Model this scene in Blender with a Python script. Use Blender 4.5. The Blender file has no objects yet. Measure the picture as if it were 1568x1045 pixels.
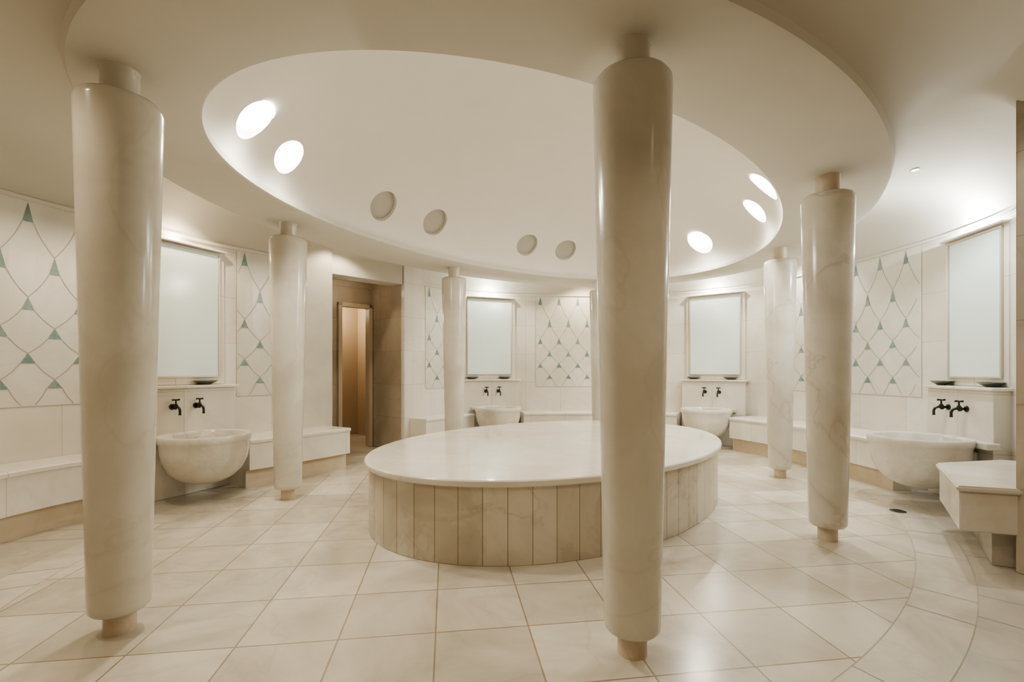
import bpy, bmesh, math, random
from mathutils import Vector, Matrix
random.seed(4)
S=bpy.context.scene
C=bpy.context.collection
try: S.view_settings.look='AgX - Medium High Contrast'
except Exception: pass
# ---------------------------------------------------------------- constants
CX,CY,ROT=.483,4.623,.859
HR=2.585          # ring soffit height
HW=2.56           # wall tile top
F=725.0
def E(a,b,t):
    u,v=a*math.cos(t),b*math.sin(t)
    return (CX+u*math.cos(ROT)-v*math.sin(ROT), CY+u*math.sin(ROT)+v*math.cos(ROT))
# ---------------------------------------------------------------- materials
def newmat(name):
    m=bpy.data.materials.new(name); m.use_nodes=True
    nt=m.node_tree; b=nt.nodes["Principled BSDF"]
    return m,nt,b
def plain(name,col,rough=.5,metal=0,emit=None,es=0,bump=0):
    m,nt,b=newmat(name)
    b.inputs["Roughness"].default_value=rough; b.inputs["Metallic"].default_value=metal
    tc=nt.nodes.new("ShaderNodeTexCoord"); n=nt.nodes.new("ShaderNodeTexNoise")
    n.inputs["Scale"].default_value=3; n.inputs["Detail"].default_value=4
    r=nt.nodes.new("ShaderNodeValToRGB")
    r.color_ramp.elements[0].position=.3; r.color_ramp.elements[1].position=.7
    r.color_ramp.elements[0].color=(*[c*.97 for c in col],1); r.color_ramp.elements[1].color=(*col,1)
    nt.links.new(tc.outputs["Object"],n.inputs["Vector"]); nt.links.new(n.outputs["Fac"],r.inputs["Fac"])
    nt.links.new(r.outputs["Color"],b.inputs["Base Color"])
    if emit: b.inputs["Emission Color"].default_value=(*emit,1); b.inputs["Emission Strength"].default_value=es
    return m
def marble(name,c1,c2,vein,rough=.2,scale=1.5,veinf=.35,brick=None,uv=False,rot=0,loc=(0,0,0),mort=(.45,.4,.33),var=.9,msize=.004,varc=(1,.97,.93),vw=.02):
    m,nt,b=newmat(name); L=nt.links.new
    b.inputs["Roughness"].default_value=rough
    tc=nt.nodes.new("ShaderNodeTexCoord")
    n=nt.nodes.new("ShaderNodeTexNoise"); n.inputs["Scale"].default_value=scale; n.inputs["Detail"].default_value=6; n.inputs["Roughness"].default_value=.6
    n.inputs["Distortion"].default_value=.8
    L(tc.outputs["Object"],n.inputs["Vector"])
    r=nt.nodes.new("ShaderNodeValToRGB"); r.color_ramp.elements[0].position=.36; r.color_ramp.elements[1].position=.62
    r.color_ramp.elements[0].color=(*c1,1); r.color_ramp.elements[1].color=(*c2,1)
    L(n.outputs["Fac"],r.inputs["Fac"])
    n2=nt.nodes.new("ShaderNodeTexNoise"); n2.inputs["Scale"].default_value=scale*.8; n2.inputs["Detail"].default_value=7; n2.inputs["Distortion"].default_value=1.2
    mp=nt.nodes.new("ShaderNodeMapping"); mp.inputs["Location"].default_value=(7,3,1); mp.inputs["Rotation"].default_value=(.5,.4,.3)
    L(tc.outputs["Object"],mp.inputs["Vector"]); L(mp.outputs[0],n2.inputs["Vector"])
    s=nt.nodes.new("ShaderNodeMath"); s.operation='SUBTRACT'; s.inputs[1].default_value=.5; L(n2.outputs["Fac"],s.inputs[0])
    a=nt.nodes.new("ShaderNodeMath"); a.operation='ABSOLUTE'; L(s.outputs[0],a.inputs[0])
    vr=nt.nodes.new("ShaderNodeValToRGB"); vr.color_ramp.elements[0].color=(veinf,)*3+(1,); vr.color_ramp.elements[1].color=(0,0,0,1); vr.color_ramp.elements[1].position=vw
    L(a.outputs[0],vr.inputs["Fac"])
    mx=nt.nodes.new("ShaderNodeMixRGB"); mx.inputs[2].default_value=(*vein,1)
    L(vr.outputs["Color"],mx.inputs[0]); L(r.outputs["Color"],mx.inputs[1])
    out=mx.outputs[0]
    if brick:
        bt=nt.nodes.new("ShaderNodeTexBrick"); bt.offset=brick[2] if len(brick)>2 else 0; bt.squash=1
        bt.inputs["Scale"].default_value=1; bt.inputs["Brick Width"].default_value=brick[0]; bt.inputs["Row Height"].default_value=brick[1]
        bt.inputs["Mortar Size"].default_value=msize; bt.inputs["Mortar Smooth"].default_value=.2
        bt.inputs["Color1"].default_value=(1,1,1,1); bt.inputs["Color2"].default_value=(var*varc[0],var*varc[1],var*varc[2],1); bt.inputs["Mortar"].default_value=(*mort,1)
        m2=nt.nodes.new("ShaderNodeMapping"); m2.vector_type='POINT'; m2.inputs["Rotation"].default_value=(0,0,rot); m2.inputs["Location"].default_value=loc
        L(tc.outputs["UV" if uv else "Object"],m2.inputs["Vector"]); L(m2.outputs[0],bt.inputs["Vector"])
        mu=nt.nodes.new("ShaderNodeMixRGB"); mu.blend_type='MULTIPLY'; mu.inputs[0].default_value=1
        L(out,mu.inputs[1]); L(bt.outputs["Color"],mu.inputs[2]); out=mu.outputs[0]
        bp=nt.nodes.new("ShaderNodeBump"); bp.inputs["Strength"].default_value=.3; bp.inputs["Distance"].default_value=.003; bp.invert=True
        L(bt.outputs["Fac"],bp.inputs["Height"]); L(bp.outputs[0],b.inputs["Normal"])
    rr=nt.nodes.new("ShaderNodeMapRange"); rr.inputs[3].default_value=rough*.8; rr.inputs[4].default_value=rough*1.4
    L(n.outputs["Fac"],rr.inputs[0]); L(rr.outputs[0],b.inputs["Roughness"])
    L(out,b.inputs["Base Color"])
    return m
M_col =marble("column_marble_cream",(.62,.58,.49),(.75,.72,.64),(.52,.45,.35),.17,1.2,.2)
M_colv=marble("column_marble_veined",(.62,.58,.49),(.75,.72,.64),(.44,.35,.25),.17,1.5,.38,vw=.014)
M_neck=marble("column_neck_stone",(.60,.50,.38),(.69,.60,.48),(.5,.42,.3),.35,4,.3)
M_wall=marble("wall_marble_tile",(.74,.705,.63),(.82,.79,.73),(.64,.59,.50),.22,.9,.18,brick=(.62,.5),uv=True,mort=(.76,.71,.64),var=.93,msize=.003)
M_panel=marble("inlay_panel_marble",(.68,.66,.59),(.76,.74,.67),(.6,.57,.5),.22,1.2,.2)
M_pier=marble("pier_marble",(.62,.58,.50),(.70,.67,.59),(.6,.57,.5),.22,1.2,.2)
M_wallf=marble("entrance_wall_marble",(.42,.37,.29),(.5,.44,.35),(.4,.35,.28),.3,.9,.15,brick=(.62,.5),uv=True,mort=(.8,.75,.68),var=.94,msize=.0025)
M_floor=marble("floor_marble_tile",(.54,.49,.40),(.73,.68,.585),(.48,.43,.36),.19,1.3,.28,brick=(.43,.43),rot=-math.radians(7.8),loc=(.052,-.047,0),mort=(.50,.43,.34),var=.79,msize=.004,varc=(1,.98,.95))
M_floor2=marble("floor_border_marble",(.50,.46,.375),(.68,.63,.54),(.48,.43,.36),.19,1.3,.28)
M_floor3=marble("floor_outer_marble",(.46,.42,.35),(.60,.56,.475),(.42,.38,.33),.2,1.3,.3)
M_joint=plain("floor_joint_grout",(.38,.33,.26),.7)
M_top =marble("platform_top_marble",(.72,.665,.57),(.81,.77,.69),(.58,.5,.38),.11,1.2,.25)
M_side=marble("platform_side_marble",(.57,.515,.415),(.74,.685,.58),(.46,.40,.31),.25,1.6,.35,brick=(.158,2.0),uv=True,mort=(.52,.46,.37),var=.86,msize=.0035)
M_bench=marble("bench_marble",(.76,.72,.64),(.84,.81,.75),(.7,.62,.5),.2,1.3,.2,brick=(.62,2.0),uv=True,mort=(.70,.64,.55),var=.94,msize=.003)
M_plinth=marble("bench_plinth_marble",(.62,.51,.37),(.70,.60,.46),(.5,.4,.28),.3,2,.3)
M_basin=marble("basin_marble",(.66,.62,.54),(.78,.75,.68),(.54,.49,.40),.18,2.6,.25)
M_plaster=plain("ceiling_plaster",(.69,.66,.59),.85)
M_dome=plain("dome_plaster",(.85,.815,.75),.85)
M_bronze=plain("tap_bronze",(.05,.055,.045),.3,.8)
M_dish=plain("dish_metal",(.22,.23,.21),.3,.9)
M_green=marble("inlay_green_stone",(.17,.26,.24),(.27,.36,.33),(.2,.25,.23),.25,6,.3)
M_line=plain("inlay_line_stone",(.48,.43,.34),.4)
M_glass=plain("frosted_glass_added_glow",(.76,.84,.80),.15,0,(.78,.92,.85),.13)  # weak emission added to brighten the mirror glass; no lamp behind it
M_frame=plain("mirror_frame_metal",(.64,.59,.50),.35,.4)
M_lamp=plain("skylight_glass_lit",(1,1,.97),.4,0,(1,.97,.90),16)
M_unlit=plain("skylight_glass_unlit",(.50,.47,.41),.5)
M_down=plain("downlight_lamp",(1,1,1),.4,0,(1,.95,.86),20)
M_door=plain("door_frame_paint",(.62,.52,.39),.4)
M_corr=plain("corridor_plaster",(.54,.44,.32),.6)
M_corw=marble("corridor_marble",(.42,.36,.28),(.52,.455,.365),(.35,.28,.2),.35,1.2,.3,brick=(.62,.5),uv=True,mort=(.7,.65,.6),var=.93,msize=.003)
M_dark=plain("drain_metal",(.12,.12,.11),.4,.7)
# ---------------------------------------------------------------- mesh helpers
def mk(name,verts,faces,mats,smooth=False,uvs=None,fmat=None,parent=None,autos=None):
    me=bpy.data.meshes.new(name); me.from_pydata([tuple(v) for v in verts],[],faces); me.update()
    for m in (mats if isinstance(mats,list) else [mats]): me.materials.append(m)
    if fmat:
        for p,i in zip(me.polygons,fmat): p.material_index=i
    if uvs:
        ul=me.uv_layers.new(name="UVMap")
        for p in me.polygons:
            for li,vi in zip(p.loop_indices,p.vertices): ul.data[li].uv=uvs[vi]
    ob=bpy.data.objects.new(name,me); C.objects.link(ob)
    if smooth:
        for p in me.polygons: p.use_smooth=True
        if autos is not None:
            bm=bmesh.new(); bm.from_mesh(me)
            for e in bm.edges:
                if len(e.link_faces)==2 and e.calc_face_angle(0)>autos: e.smooth=False
            bm.to_mesh(me); bm.free()
    if parent: ob.parent=parent
    return ob
def empty(name,loc=(0,0,0),rz=0):
    o=bpy.data.objects.new(name,None); o.empty_display_size=.1; C.objects.link(o); o.location=loc; o.rotation_euler=(0,0,rz); return o
def lathe(name,prof,mat,n=48,parent=None,center=(0,0,0),autos=.6,caps=True,fm=None):
    V=[];Fc=[];
    for r,z in prof:
        for i in range(n):
            a=2*math.pi*i/n; V.append((center[0]+r*math.cos(a),center[1]+r*math.sin(a),center[2]+z))
    for j in range(len(prof)-1):
        for i in range(n):
            k=(i+1)%n; Fc.append((j*n+i,j*n+k,(j+1)*n+k,(j+1)*n+i))
    if caps:
        Fc.append(tuple(reversed(range(n)))); Fc.append(tuple((len(prof)-1)*n+i for i in range(n)))
    return mk(name,V,Fc,mat,True,parent=parent,autos=autos)
def boxm(name,x0,x1,y0,y1,z0,z1,mat,parent=None,bev=.008,seg=2):
    bm=bmesh.new(); bmesh.ops.create_cube(bm,size=1)
    for v in bm.verts: v.co=Vector(((x0+x1)/2+v.co.x*(x1-x0),(y0+y1)/2+v.co.y*(y1-y0),(z0+z1)/2+v.co.z*(z1-z0)))
    if bev>0: bmesh.ops.bevel(bm,geom=bm.edges[:],offset=bev,segments=seg,affect='EDGES',profile=.5)
    uvl=bm.loops.layers.uv.new("UVMap")
    for f in bm.faces:
        for l in f.loops:
            l[uvl].uv=(l.vert.co.x if abs(f.normal.x)<.7 else l.vert.co.y, l.vert.co.z if abs(f.normal.z)<.7 else l.vert.co.y)
    me=bpy.data.meshes.new(name); bm.to_mesh(me); bm.free(); me.materials.append(mat)
    o=bpy.data.objects.new(name,me); C.objects.link(o)
    if parent: o.parent=parent
    return o
def tube(name,pts,rad,mat,parent=None,n=12,caps=True):
    pts=[Vector(p) for p in pts]; V=[];Fc=[]
    rads=rad if isinstance(rad,list) else [rad]*len(pts)
    up=Vector((0,0,1)); pa=None
    for i,p in enumerate(pts):
        d=(pts[min(i+1,len(pts)-1)]-pts[max(i-1,0)]).normalized()
        a=d.cross(up)
        if a.length<.05: a=d.cross(Vector((0,1,0.01)))
        a.normalize(); b=d.cross(a).normalized()
        if i and (a.dot(pa)<0): a=-a;b=-b
        pa=a
        for k in range(n):
            t=2*math.pi*k/n; V.append(p+(a*math.cos(t)+b*math.sin(t))*rads[i])
    for i in range(len(pts)-1):
        for k in range(n):
            q=(k+1)%n; Fc.append((i*n+k,i*n+q,(i+1)*n+q,(i+1)*n+k))
    if caps:
        Fc.append(tuple(reversed(range(n)))); Fc.append(tuple((len(pts)-1)*n+k for k in range(n)))
    return mk(name,V,Fc,mat,True,parent=parent,autos=.9)
def catmull(P,n=10):
    P=[Vector((*p,0)) for p in P]; out=[]
    Q=[2*P[0]-P[1]]+P+[2*P[-1]-P[-2]]
    for i in range(1,len(Q)-2):
        for k in range(n):
            t=k/n; p0,p1,p2,p3=Q[i-1],Q[i],Q[i+1],Q[i+2]
            out.append(.5*((2*p1)+(-p0+p2)*t+(2*p0-5*p1+4*p2-p3)*t*t+(-p0+3*p1-3*p2+p3)*t**3))
    out.append(P[-1]); return [(v.x,v.y) for v in out]
class Path:
    def __init__(s,pts):
        s.p=pts; s.s=[0]
        for a,b in zip(pts,pts[1:]): s.s.append(s.s[-1]+math.dist(a,b))
        s.L=s.s[-1]
    def at(s,d):
        d=max(0,min(s.L,d))
        for i in range(len(s.p)-1):
            if s.s[i+1]>=d:
                t=(d-s.s[i])/(s.s[i+1]-s.s[i]); a,b=s.p[i],s.p[i+1]
                return (a[0]+(b[0]-a[0])*t,a[1]+(b[1]-a[1])*t)
        return s.p[-1]
    def nrm(s,d):
        a,b=s.at(d-.12),s.at(d+.12); l=math.dist(a,b); dx,dy=(b[0]-a[0])/l,(b[1]-a[1])/l
        return (dy,-dx)
    def off(s,d,o):
        p=s.at(d);n=s.nrm(d); return (p[0]+n[0]*o,p[1]+n[1]*o)
    def near(s,q):
        best=min(range(0,int(s.L*100)+1),key=lambda i: math.dist(s.at(i/100),q)); return best/100
def sweep(name,path,d0,d1,prof,mats,fm=None,step=.08,caps=True,parent=None,smooth=True):
    n=max(2,int(abs(d1-d0)/step)); V=[];UV=[];Fc=[];FM=[]
    k=len(prof)
    for i in range(n+1):
        d=d0+(d1-d0)*i/n
        for j,(o,z) in enumerate(prof):
            x,y=path.off(d,o); V.append((x,y,z)); UV.append((d,z))
    for i in range(n):
        for j in range(k-1):
            Fc.append((i*k+j,i*k+j+1,(i+1)*k+j+1,(i+1)*k+j)); FM.append(fm[j] if fm else 0)
    if caps:
        Fc.append(tuple(range(k))); FM.append(0); Fc.append(tuple(n*k+j for j in reversed(range(k)))); FM.append(0)
    return mk(name,V,Fc,mats,smooth,UV,FM,parent,autos=.5)
# ---------------------------------------------------------------- wall paths
PL=Path(catmull([(-3.3,1.6),(-3.75,2.3),(-3.88,3.0),(-3.83,3.55),(-3.67,4.01),(-3.5,4.3),(-3.15,5.03),(-2.87,5.42),(-2.39,6.2)]))
PR=Path(catmull([(-1.62,6.95),(-1.4,7.3),(-1.1,7.7),(-.76,8.07),(-.03,8.33),(.76,8.42),(1.6,8.45),(2.4,8.35),(3.05,8.08),(3.66,7.6),(3.95,7.0),(4.15,6.3),(4.26,5.6),(4.3,5.0),(4.3,4.55),(4.2,4.05),(3.95,3.6),(3.5,3.1),(3.05,2.8)]))
PF=Path([(3.05,2.8),(3.1,2.2),(2.6,.9),(1.6,-.4),(0,-.9),(-1.6,-.4),(-2.7,.6),(-3.3,1.6)])
def wallstrip(name,P,d0,d1,z0,z1,mat):
    return sweep(name,P,d0,d1,[(0,z0),(0,z1)],mat,caps=False,step=.06)
wallstrip("wall_left",PL,0,PL.L,0,HW,M_wall)
wallstrip("wall_back",PR,0,PR.L,0,HW,M_wall)
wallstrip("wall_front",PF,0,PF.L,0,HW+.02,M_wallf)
sweep("trim_left",PL,0,PL.L,[(0,HW-.03),(.02,HW-.03),(.02,HW),(0,HW)],M_plaster,caps=False)
sweep("trim_back",PR,0,PR.L,[(0,HW-.03),(.02,HW-.03),(.02,HW),(0,HW)],M_plaster,caps=False)
# ---------------------------------------------------------------- floor
loop=PL.p+PR.p+PF.p
def wall_r(phi):
    dx,dy=math.cos(phi),math.sin(phi); best=None
    for a,b in zip(loop,loop[1:]+loop[:1]):
        ex,ey=b[0]-a[0],b[1]-a[1]; den=dx*ey-dy*ex
        if abs(den)<1e-9: continue
        wx,wy=a[0]-CX,a[1]-CY
        t=(wx*ey-wy*ex)/den; u=(wx*dy-wy*dx)/den
        if t>0 and -1e-6<=u<=1+1e-6 and (best is None or t>best): best=t
    return best
def ell_r(a,b,phi):
    p=phi-ROT; return 1/math.hypot(math.cos(p)/a,math.sin(p)/b)
N=240
V=[(CX,CY,0)];Fc=[];FM=[]
rings=[("e",3.90,2.63),("e",3.906,2.636),("e",4.17,2.89),("e",4.176,2.896),("w",)]
for R in rings:
    for i in range(N):
        ph=2*math.pi*i/N
        r=wall_r(ph)+.12 if R[0]=="w" else min(ell_r(R[1],R[2],ph),wall_r(ph)-.05)
        V.append((CX+r*math.cos(ph),CY+r*math.sin(ph),0))
for i in range(N):
    Fc.append((0,1+i,1+(i+1)%N)); FM.append(0)
for j,mi in zip(range(4),[3,1,3,2]):
    for i in range(N):
        k=(i+1)%N; a=1+j*N; b=a+N; Fc.append((a+i,b+i,b+k,a+k)); FM.append(mi)
# radial joints of the border stones
for i in range(0,46):
    t=2*math.pi*i/46+.04*math.sin(i*2.7)
    p=Vector((*E(3.903,2.633,t),.0008)); q=Vector((*E(4.173,2.893,t),.0008)); q2=Vector((*E(4.9,3.62,t+.03),.0008)); q1=Vector((*E(4.173,2.893,t+.03),.0008))
    for (u,v) in ((p,q),(q1,q2)):
        if math.hypot(v.x-CX,v.y-CY)>wall_r(math.atan2(v.y-CY,v.x-CX)): v=u+(v-u)*.5
        d=(v-u).normalized(); nn=Vector((-d.y,d.x,0))*.0028
        b0=len(V); V+= [tuple(u-nn),tuple(v-nn),tuple(v+nn),tuple(u+nn)]; Fc.append((b0,b0+1,b0+2,b0+3)); FM.append(3)
mk("floor",V,Fc,[M_floor,M_floor2,M_floor3,M_joint],fmat=FM)
# ---------------------------------------------------------------- ceilings
RI=(3.01,1.82); RO=(3.55,2.53)
V=[];Fc=[]
prof=[(RI,HR+.05),(RI,HR+.008),((RI[0]+.012,RI[1]+.012),HR),((RO[0]-.05,RO[1]-.05),HR),((RO[0]-.015,RO[1]-.015),HR+.012),(RO,HR+.045)]
for (ab,z) in prof:
    for i in range(N):
        x,y=E(ab[0],ab[1],2*math.pi*i/N); V.append((x,y,z))
for j in range(len(prof)-1):
    for i in range(N):
        k=(i+1)%N; Fc.append((j*N+i,j*N+k,(j+1)*N+k,(j+1)*N+i))
mk("ceiling_ring",V,Fc,M_plaster,True,autos=.6)
K=18; V=[];Fc=[]
def vz(s,z0=HR+.045,z1=HW): return z0*(1-s)+z1*s+.34*(max(0,1-abs(2*s-1)**2.4))**(1/2.0)
for i in range(N):
    ph=2*math.pi*i/N; r0=ell_r(RO[0],RO[1],ph); r1=max(wall_r(ph)+.01,r0+.06)
    for k in range(K+1):
        s=.5-.5*math.cos(math.pi*k/K); r=r0+(r1-r0)*s
        V.append((CX+r*math.cos(ph),CY+r*math.sin(ph),vz(s)))
for i in range(N):
    q=(i+1)%N
    for k in range(K): Fc.append((i*(K+1)+k,i*(K+1)+k+1,q*(K+1)+k+1,q*(K+1)+k))
mk("ceiling",V,Fc,M_plaster,True)
def vault_z(x,y):
    ph=math.atan2(y-CY,x-CX); r=math.hypot(x-CX,y-CY); r0=ell_r(RO[0],RO[1],ph); r1=wall_r(ph)
    return vz(max(0,min(1,(r-r0)/(r1-r0))))
# dome
DA,DB,DZ,DH,DP=RI[0]+.03,RI[1]+.03,HR+.04,.92,2.05
V=[];Fc=[];K=26
for k in range(K):
    th=(math.pi/2)*k/K; c=math.cos(th)**(2/DP); s=math.sin(th)**(2/DP)
    for i in range(N):
        x,y=E(DA*c,DB*c,2*math.pi*i/N); V.append((x,y,DZ+DH*s))
V.append((CX,CY,DZ+DH))
for k in range(K-1):
    for i in range(N):
        q=(i+1)%N; Fc.append((k*N+i,(k+1)*N+i,(k+1)*N+q,k*N+q))
for i in range(N): Fc.append(((K-1)*N+i,len(V)-1,(K-1)*N+(i+1)%N))
dome=mk("ceiling_dome",V,Fc,M_dome,True)
V=[];Fc=[]
for ab in (RI,(DA+.08,DB+.08)):
    for i in range(N):
        x,y=E(ab[0],ab[1],2*math.pi*i/N); V.append((x,y,HR+.045))
for i in range(N):
    k=(i+1)%N; Fc.append((i,k,N+k,N+i))
mk("ceiling_ledge",V,Fc,M_plaster)
def Fd(p):
    dx,dy=p[0]-CX,p[1]-CY
    u=dx*math.cos(ROT)+dy*math.sin(ROT); v=-dx*math.sin(ROT)+dy*math.cos(ROT)
    rho=math.hypot(u/DA,v/DB); zz=max(0,(p[2]-DZ)/DH)
    return rho**DP+zz**DP-1
def dome_hit(o,d):
    lo=0;t=0
    while t<12:
        p=o+d*t
        if p.z>HR+.05 and Fd(p)<0: lo=t;break
        t+=.02
    hi=lo+.02
    while Fd(o+d*hi)<0: hi+=.02
    for _ in range(30):
        m=(lo+hi)/2
        if Fd(o+d*m)<0: lo=m
        else: hi=m
    p=o+d*lo; e=1e-3
    g=Vector([(Fd(p+Vector(ax)*e)-Fd(p-Vector(ax)*e)) for ax in ((1,0,0),(0,1,0),(0,0,1))]).normalized()
    return p,g
eye=Vector((0,0,1.2))
def ray(px,py): return Vector(((px-784)/F,1,(568.4-py)/F)).normalized()
holes=[(390,181,1,.145,.5),(442,239,1,.138,.3),(1171,284,1,.16,.4),(1157,322,1,.15,.4),(1072,370,1,.17,.5),
       (587,315,0,.165,0),(666,340,0,.165,0),(807,375,0,.16,0),(866,383,0,.16,0)]
spots=[]
for (px,py,lit,r,bl) in holes:
    p,g=dome_hit(eye,ray(px,py)); spots.append((p,(g*(1-bl)+Vector((0,0,1))*bl).normalized(),lit,r))
bmc=bmesh.new()
for (p,g,lit,r) in spots:
    q=g.to_track_quat('Z','Y').to_matrix().to_4x4()
    bmesh.ops.create_cone(bmc,cap_ends=True,segments=40,radius1=r,radius2=r,depth=.5,matrix=Matrix.Translation(p)@q)
cm=bpy.data.meshes.new("cut"); bmc.to_mesh(cm); bmc.free(); cut=bpy.data.objects.new("cut",cm); C.objects.link(cut)
so=dome.modifiers.new("s","SOLIDIFY"); so.thickness=.10; so.offset=1
bo=dome.modifiers.new("b","BOOLEAN"); bo.object=cut; bo.operation='DIFFERENCE'; bo.solver='EXACT'
bpy.context.view_layer.update()
me0=dome.data
if me0.polygons[10].normal.dot(Vector(me0.polygons[10].center)-Vector((CX,CY,2.5)))<0: so.offset=-1
dg=bpy.context.evaluated_depsgraph_get(); nm=bpy.data.meshes.new_from_object(dome.evaluated_get(dg))
dome.modifiers.clear(); dome.data=nm
bpy.data.objects.remove(cut)
bm=bmesh.new(); bm.from_mesh(nm)
for e in bm.edges:
    if len(e.link_faces)==2 and e.calc_face_angle(0)>.5: e.smooth=False
bm.to_mesh(nm); bm.free()
for i,(p,g,lit,r) in enumerate(spots):
    q=g.to_track_quat('Z','Y')
    o=lathe("ceiling_skylight",[(.001,0),(r+.004,0),(r+.004,.012),(.001,.012)],M_lamp if lit else M_unlit,40,caps=False)
    o.location=p+g*(.03 if lit else .035); o.rotation_mode='QUATERNION'; o.rotation_quaternion=q
# ---------------------------------------------------------------- columns
cols=[(-1.78,2.15,M_col),(.5,1.97,M_col),(2.22,3.33,M_colv),(3.0,5.3,M_colv),(-2.08,4.40,M_col),(-.77,6.3,M_col),(1.36,7.3,M_col)]
for (x,y,m) in cols:
    k=1+.05/math.hypot(x,y)
    e=empty("marble_column",(x*k,y*k,0))
    lathe("shaft",[(.085,.100),(.105,.103),(.115,.115),(.1185,.135),(.142,1.3),(.166,2.40),(.163,2.425),(.150,2.442),(.09,2.447)],m,64,e,autos=.9)
    lathe("foot",[(.062,0),(.062,.105)],M_neck,40,e)
    lathe("neck",[(.074,2.44),(.074,2.575),(.08,2.586)],M_neck if m is M_colv else M_col,40,e)
# ---------------------------------------------------------------- platform
TA,TB,TT=1.99,1.366,.5345
plat=empty("heated_marble_platform")
def ellstack(name,prof,mat,parent,top=True,n=160,uv=False):
    V=[];Fc=[];UV=[]
    s=[0]
    for i in range(n+ (1 if uv else 0)):
        if i: s.append(s[-1]+math.dist(E(TA,TB,2*math.pi*(i-1)/n),E(TA,TB,2*math.pi*i/n)))
    m=n+1 if uv else n
    for (o,z) in prof:
        for i in range(m):
            x,y=E(TA+o,TB+o,2*math.pi*i/n); V.append((x,y,z)); UV.append((s[i] if i<len(s) else 0,z))
    for j in range(len(prof)-1):
        for i in range(n):
            k=i+1 if uv else (i+1)%n
            Fc.append((j*m+i,j*m+k,(j+1)*m+k,(j+1)*m+i))
    if top: Fc.append(tuple((len(prof)-1)*m+i for i in range(n)))
    return mk(name,V,Fc,mat,True,UV,None,parent,autos=.6)
ellstack("side",[(-.03,0),(-.03,TT-.04)],M_side,plat,False,uv=True)
ellstack("slab",[(-.04,TT-.045),(-.008,TT-.045),(0,TT-.038),(.003,TT-.02),(0,TT-.008),(-.008,TT-.001),(-.02,TT)],M_top,plat,True)
# ---------------------------------------------------------------- benches
def bench(P,d0,d1,D):
    sweep("wall_bench",P,d0,d1,[(.0,0),(D-.09,0),(D-.09,.175),(D-.015,.19),(D-.015,.46),(D,.463),(D+.002,.49),(D-.008,.5),(0.0,.5)],[M_bench,M_plinth],
          fm=[1,1,1,0,0,0,0,0],caps=True)
bench(PL,.0,PL.near((-3.52,4.26))-.02,.40)
bench(PL,PL.near((-3.13,5.08))+.02,PL.near((-2.45,6.1)),.55)
bench(PR,.12,PR.near((-.80,8.03))-.05,.38)
bench(PR,PR.near((.02,8.33))+.1,PR.near((3.0,8.12))-.1,.5)
bench(PR,PR.near((3.72,7.52))+.12,PR.near((4.31,4.75))+.0,.58)
def prism(name,pts,z0,z1,mat,bev=.006,parent=None):
    bm=bmesh.new(); vs=[bm.verts.new((p[0],p[1],z0)) for p in pts]; f=bm.faces.new(vs)
    r=bmesh.ops.extrude_face_region(bm,geom=[f])
    for g in r["geom"]:
        if isinstance(g,bmesh.types.BMVert): g.co.z=z1
    bmesh.ops.recalc_face_normals(bm,faces=bm.faces)
    if bev: bmesh.ops.bevel(bm,geom=bm.edges[:],offset=bev,segments=2,affect='EDGES')
    ul=bm.loops.layers.uv.new("UVMap")
    for f in bm.faces:
        for l in f.loops: l[ul].uv=(l.vert.co.x+l.vert.co.y,l.vert.co.z)
    me=bpy.data.meshes.new(name); bm.to_mesh(me); bm.free(); me.materials.append(mat); o=bpy.data.objects.new(name,me); C.objects.link(o)
    if parent: o.parent=parent
    return o
nb_=empty("wall_bench_entrance")
prism("seat_block",[(3.25,3.60),(2.74,2.90),(3.03,2.80),(3.5,3.05),(4.0,3.62),(3.85,3.72)],.22,.462,M_bench,.006,nb_)
prism("seat_slab",[(3.235,3.615),(2.71,2.885),(3.03,2.78),(3.5,3.05),(4.02,3.63),(3.85,3.74)],.462,.50,M_bench,.01,nb_)
prism("plinth",[(3.45,3.55),(2.96,2.92),(3.1,2.85),(3.5,3.05),(4.0,3.62),(3.85,3.69)],0,.22,M_floor3,.004,nb_)
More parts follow.
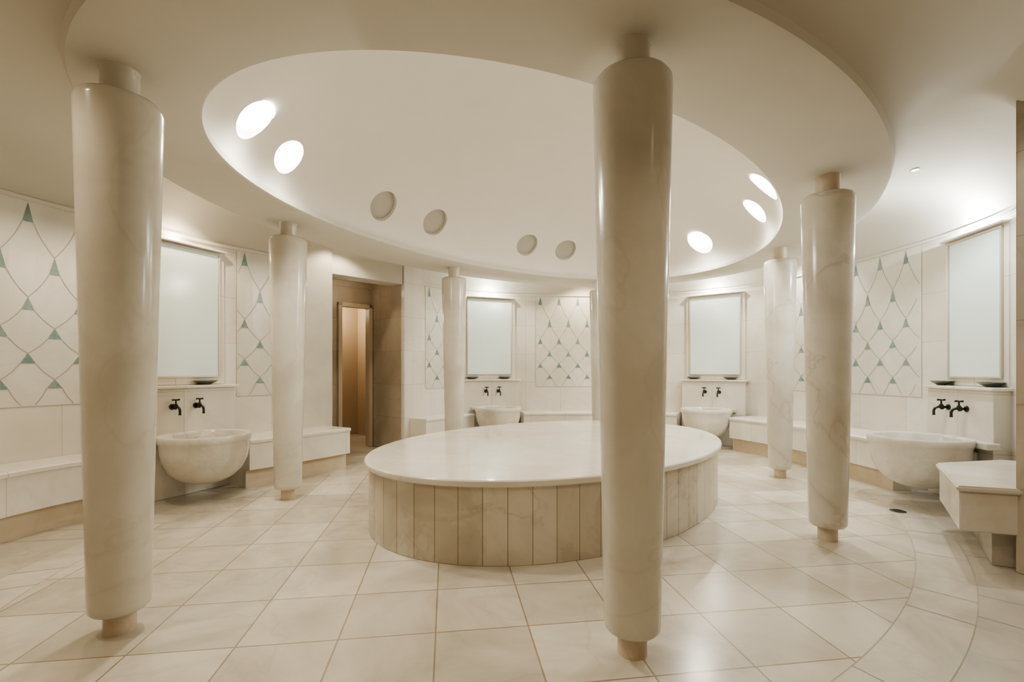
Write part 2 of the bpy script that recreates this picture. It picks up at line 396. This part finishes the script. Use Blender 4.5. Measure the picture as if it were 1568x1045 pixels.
# ---------------------------------------------------------------- inlay pattern
def inlay(name,P,d0,d1,ph=0,par=0):
    rows=[(2.37,.15,.066),(1.98,.14,.07),(1.68,.10,.078),(1.46,.085,.088),(1.26,.078,.095),(1.06,.072,.10)]
    V=[];Fc=[];FM=[]
    def q(d,z,o=.005):
        x,y=P.off(d,o); V.append((x,y,z)); return len(V)-1
    sp=.168; n=int((d1-d0)/sp)
    def line(da,za,db,zb,w=.003):
        if not(d0<=min(da,db) and max(da,db)<=d1): return
        l=math.hypot(db-da,zb-za); nx,nz=-(zb-za)/l*w,(db-da)/l*w
        Fc.append((q(da-nx,za-nz,.004),q(da+nx,za+nz,.004),q(db+nx,zb+nz,.004),q(db-nx,zb-nz,.004))); FM.append(1)
    def arc(da,za,db,zb):
        pr=None
        for i in range(7):
            t=i/6; k=.13*math.sin(math.pi*t)
            d=da+(db-da)*(t-k*.55); z=za+(zb-za)*(t+k*.25)
            if pr: line(pr[0],pr[1],d,z)
            pr=(d,z)
    for r,(z,h,w) in enumerate(rows):
        for c in range(-1,n+2):
            if (c+r+par)%2: continue
            d=d0+sp*.5+c*sp+ph
            if d-w/2>d0 and d+w/2<d1: Fc.append((q(d-w/2,z),q(d+w/2,z),q(d,z+h))); FM.append(0)
            if r<5:
                z2,h2,w2=rows[r+1]
                arc(d-w/2,z,d-sp,z2+h2); arc(d+w/2,z,d+sp,z2+h2)
            else:
                arc(d-w/2,z,d-sp*.75,.93); arc(d+w/2,z,d+sp*.75,.93)
    m=int((d1-d0)/.08)
    for i in range(m):
        a,b=d0+(d1-d0)*i/m,d0+(d1-d0)*(i+1)/m
        line(a,.92,b,.92,.003)
        Fc.append((q(a,.92,.002),q(b,.92,.002),q(b,HW-.03,.002),q(a,HW-.03,.002))); FM.append(2)
    line(d0+.001,.92,d0+.001,HW-.03,.002); line(d1-.001,.92,d1-.001,HW-.03,.002)
    mk(name,V,Fc,[M_green,M_line,M_panel],fmat=FM)
inlay("wall_tile_inlay",PL,PL.near((-3.8,2.2)),PL.near((-3.60,4.12)),.075)
inlay("wall_tile_inlay",PL,PL.near((-3.02,5.2)),PL.near((-2.6,5.84)))
inlay("wall_tile_inlay",PR,PR.near((-1.35,7.37)),PR.near((-.9,7.95)))
inlay("wall_tile_inlay",PR,PR.near((.42,8.4)),PR.near((2.3,8.37)))
inlay("wall_tile_inlay",PR,PR.near((3.86,7.2)),PR.near((4.29,4.97)))
# ---------------------------------------------------------------- wash stations
def station(p0,p1,bofs=.50,tz=.86,bx=0):
    a,b=Vector((*p0,0)),Vector((*p1,0)); mid=(a+b)/2; w=(b-a).length
    rz=math.atan2((b-a).y,(b-a).x)
    R=Matrix.Rotation(rz,4,'Z')
    def E0(n,l=(0,0,0)): return empty(n,tuple(mid+R@Vector(l)),rz)
    D=.17
    s=E0("wall_wash_ledge")
    boxm("body",-w/2-.1,w/2+.1,-D,.02,0,1.03,M_wall,s,.006)
    boxm("ledge",-w/2-.13,w/2+.13,-D-.03,.02,1.03,1.06,M_bench,s,.008)
    boxm("backing",-w/2-.07,w/2+.07,-.035,.03,1.062,HW-.09,M_bench,s,.004)
    boxm("added_uplight_housing",-w/2-.07,w/2+.07,-.085,-.034,HW-.108,HW-.09,M_bench,s,.004)  # invented housing strip for the added uplight
    m=E0("framed_wall_mirror")
    boxm("glass",-w/2,w/2,-.045,-.036,1.15,2.42,M_glass,m,.002)
    for (x0,x1,z0,z1) in ((-w/2-.018,w/2+.018,2.42,2.438),(-w/2-.018,w/2+.018,1.132,1.15),(-w/2-.018,-w/2,1.15,2.42),(w/2,w/2+.018,1.15,2.42)):
        boxm("frame",x0,x1,-.055,-.036,z0,z1,M_frame,m,.003)
    bs=E0("marble_basin",(bx,-bofs,0))
    prof=[(.001,.165),(.13,.165),(.16,.175),(.235,.215),(.30,.285),(.342,.38),(.358,.46),(.362,.53),(.372,.55),(.378,.565),(.378,.60),(.372,.61),(.325,.61),(.315,.603),(.30,.53),(.25,.42),(.15,.35),(.001,.33)]
    lathe("bowl",prof,M_basin,64,bs,autos=.9,caps=False)
    boxm("back_slab",-.36,.36,.28,bofs-D-.002,.545,.60,M_basin,bs,.008)
    boxm("support",-.13,.13,.12,bofs-D-.002,.2,.5,M_basin,bs,.02)
    for k,x in enumerate((-.11,.11)):
        e=E0("bronze_tap",(x,-D-.001,tz))
        o=lathe("flange",[(.0,0),(.028,0),(.028,.006),(.016,.012)],M_bronze,24,e,caps=False); o.rotation_euler=(math.pi/2,0,0)
        tube("barrel",[(0,0,0),(0,-.05,0),(0,-.055,0)],[.012,.012,.017],M_bronze,e)
        tube("body",[(0,-.05,-.02),(0,-.055,-.005),(0,-.06,.012),(0,-.06,.03)],[.012,.02,.02,.012],M_bronze,e)
        tube("spout",[(0,-.05,0),(0,-.085,.002),(0,-.11,-.008),(0,-.122,-.03),(0,-.122,-.065),(0,-.122,-.075)],[.011,.011,.011,.011,.011,.014],M_bronze,e)
        tube("spindle",[(0,-.06,.03),(0,-.06,.06),(0,-.06,.07)],[.007,.007,.014],M_bronze,e)
        tube("handle_a",[(-.032,-.06,.068),(0,-.06,.068),(.032,-.06,.068)],[.009,.006,.009],M_bronze,e)
        tube("handle_b",[(0,-.092,.068),(0,-.06,.068),(0,-.028,.068)],[.009,.006,.009],M_bronze,e)
    for x in (-.32,.26):
        q=mid+R@Vector((x,-D*.55,1.0615))
        o=lathe("soap_dish",[(.001,.0),(.05,.0),(.055,.006),(.10,.023),(.125,.038),(.125,.042),(.10,.032),(.05,.016),(.001,.014)],M_dish,32,None,caps=False)
        o.location=q; o.scale=(.9,.62,1); o.rotation_euler=(0,0,rz)
ST=[((-3.5,4.27),(-3.15,5.03)),((-.76,8.05),(-.03,8.31)),((3.05,8.06),(3.66,7.58)),((4.3,4.6),(4.2,4.02))]
for i,(p0,p1) in enumerate(ST): station(p0,p1,bofs=.56 if i==3 else .5,bx=.12 if i==3 else 0)
# ---------------------------------------------------------------- passage
n_out=Vector((-.698,.716,0)); al=Vector((.716,.698,0))
cl=Vector((-2.39,6.2,0)); cr=Vector((-1.62,6.95,0))
def quad(name,a,b,z0,z1,mat):
    return mk(name,[(a.x,a.y,z0),(b.x,b.y,z0),(b.x,b.y,z1),(a.x,a.y,z1)],[(0,1,2,3)],mat,uvs=[(0,z0),((b-a).length,z0),((b-a).length,z1),(0,z1)])
KD=.9
er=cr+n_out*KD; el=cl+n_out*KD
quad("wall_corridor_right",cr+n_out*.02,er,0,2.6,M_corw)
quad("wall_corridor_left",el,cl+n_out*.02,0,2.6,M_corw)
pl=PL.near((-2.64,5.8)); 
a=PL.at(pl); na=PL.nrm(pl)
prism("wall_pier_left",[(a[0]+na[0]*.10,a[1]+na[1]*.10),(cl.x+na[0]*.06,cl.y+na[1]*.06),tuple((cl+n_out*.25).xy),(a[0]-.25,a[1]+.15)],0,2.86,M_pier)
pr=.38; b=PR.at(pr); nb=PR.nrm(pr)
prism("wall_pier_right",[(cr.x+nb[0]*.05,cr.y+nb[1]*.05),(b[0]+nb[0]*.05,b[1]+nb[1]*.05),(b[0]-.25,b[1]+.2),tuple((cr+n_out*.05).xy)],0,2.84,M_wall)
prism("wall_lintel",[tuple((cl-n_out*.03).xy),tuple((cr-n_out*.03).xy),tuple((cr+n_out*.25).xy),tuple((cl+n_out*.25).xy)],2.47,2.84,M_plaster)
d0,d1=.04,.54
P=lambda m: er-al*m
W=(cr-cl).length
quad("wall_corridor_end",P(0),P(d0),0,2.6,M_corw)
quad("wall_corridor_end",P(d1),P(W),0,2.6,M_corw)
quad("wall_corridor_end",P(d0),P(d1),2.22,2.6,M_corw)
def beam(a,b,z0,z1,t,name,parent=None):
    n=n_out*t
    return prism(name,[tuple((a-n*.5).xy),tuple((b-n*.5).xy),tuple((b+n*.8).xy),tuple((a+n*.8).xy)],z0,z1,M_door,.003,parent)
dr=empty("door_1")
beam(P(d0-.03),P(d0+.03),0,2.25,.1,"jamb_r",dr); beam(P(d1-.03),P(d1+.03),0,2.25,.1,"jamb_l",dr); beam(P(d0-.03),P(d1+.03),2.19,2.25,.1,"head",dr)
def flat(name,pts,z,mat):
    return mk(name,[(p.x,p.y,z) for p in pts],[tuple(range(len(pts)))],mat)
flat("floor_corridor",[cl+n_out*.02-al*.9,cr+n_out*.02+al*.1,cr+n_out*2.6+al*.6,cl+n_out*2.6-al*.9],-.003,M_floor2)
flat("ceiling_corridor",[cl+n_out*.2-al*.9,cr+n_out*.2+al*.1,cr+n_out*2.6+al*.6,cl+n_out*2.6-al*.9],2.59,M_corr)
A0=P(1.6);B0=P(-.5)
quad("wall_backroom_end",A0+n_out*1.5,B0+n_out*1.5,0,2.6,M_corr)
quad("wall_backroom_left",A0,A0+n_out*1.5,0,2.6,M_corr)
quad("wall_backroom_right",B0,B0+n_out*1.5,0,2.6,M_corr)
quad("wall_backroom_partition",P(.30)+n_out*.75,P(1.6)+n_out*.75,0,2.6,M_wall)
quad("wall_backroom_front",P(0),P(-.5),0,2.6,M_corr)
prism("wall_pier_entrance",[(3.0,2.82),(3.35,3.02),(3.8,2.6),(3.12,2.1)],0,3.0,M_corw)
# ---------------------------------------------------------------- drain
dn=empty("floor_drain",(3.30,4.05,0))
lathe("grate",[(.0,.004),(.055,.004),(.06,.002),(.06,0)],M_dark,32,dn,caps=False)
for i in range(5): boxm("slot",-.04,.04,-.034+.017*i-.003,-.034+.017*i+.003,.004,.006,M_dish,dn,0)
# ---------------------------------------------------------------- lights
def spot(x,y,z,e,col,size=110,blend=.8,rad=.035,tgt=None,name="spot"):
    l=bpy.data.lights.new(name,'SPOT'); l.energy=e; l.color=col; l.spot_size=math.radians(size); l.spot_blend=blend; l.shadow_soft_size=rad
    o=bpy.data.objects.new(name,l); C.objects.link(o); o.location=(x,y,z)
    d=Vector(tgt)-Vector((x,y,z)) if tgt else Vector((0,0,-1))
    o.rotation_mode='QUATERNION'; o.rotation_quaternion=d.to_track_quat('-Z','Y'); return o
def point(x,y,z,e,col,rad=.03,name="point"):
    l=bpy.data.lights.new(name,'POINT'); l.energy=e; l.color=col; l.shadow_soft_size=rad
    o=bpy.data.objects.new(name,l); C.objects.link(o); o.location=(x,y,z); return o
WARM=(1,.85,.64); NEU=(1,.97,.89); COOL=(.94,.98,1)
G=1.3
dl=[]
for i,(p0,p1) in enumerate(ST):
    a,b=Vector((*p0,0)),Vector((*p1,0)); m=(a+b)/2; t=(b-a).normalized(); nin=Vector((t.y,-t.x,0))
    q=m+nin*.33
    if i<3: dl.append((q.x,q.y,38,[WARM,NEU,NEU][i]))
    u=m+nin*.06
    point(u.x,u.y,HW-.068,[2,12,12,34][i]*G,[WARM,NEU,NEU,COOL][i],.012,"added_vault_uplight")  # uplight added to make the vault and wall top glow
dl+=[(3.45,4.05,60,COOL),(-2.95,3.45,34,WARM),(-2.4,1.5,40,WARM),(-2.1,6.0,26,WARM),(1.3,8.05,50,WARM),(3.75,6.4,60,NEU),(2.75,2.3,14,NEU),(1.6,.9,28,WARM),(-.6,.5,26,WARM)]
for (x,y,e,col) in dl:
    z=vault_z(x,y)
    f=empty("ceiling_downlight",(x,y,z-.012))
    lathe("trim",[(.034,.012),(.036,.0),(.028,-.002),(.024,.01)],M_plaster,24,f,caps=False)
    lathe("lamp",[(.001,.004),(.024,.004)],M_down,24,f,caps=False)
    spot(x,y,z-.03,e*G,col,125,.5)
for (p,g,lit,r) in spots:
    if lit:
        q=p-g*.02
        spot(q.x,q.y,q.z,64*G,(1,.95,.85),160,1,.1,tgt=tuple(q-g))
c1=(cl+cr)/2+n_out*.5; point(c1.x,c1.y,2.45,1.8,WARM,.02,"corridor_lamp")
c2=P(.2)+n_out*1.2; point(c2.x,c2.y,2.3,24,(1,.84,.62),.04,"backroom_lamp")
w=bpy.data.worlds.new("world"); S.world=w; w.use_nodes=True; w.node_tree.nodes["Background"].inputs[0].default_value=(1,.9,.75,1); w.node_tree.nodes["Background"].inputs[1].default_value=.05
# ---------------------------------------------------------------- camera
cd=bpy.data.cameras.new("camera"); cam=bpy.data.objects.new("camera",cd); C.objects.link(cam)
cam.location=(0,0,1.2); cam.rotation_euler=(math.pi/2,0,0); cd.sensor_width=36; cd.lens=F/1568*36; cd.shift_y=45.9/1568; cd.clip_start=.02
S.camera=cam
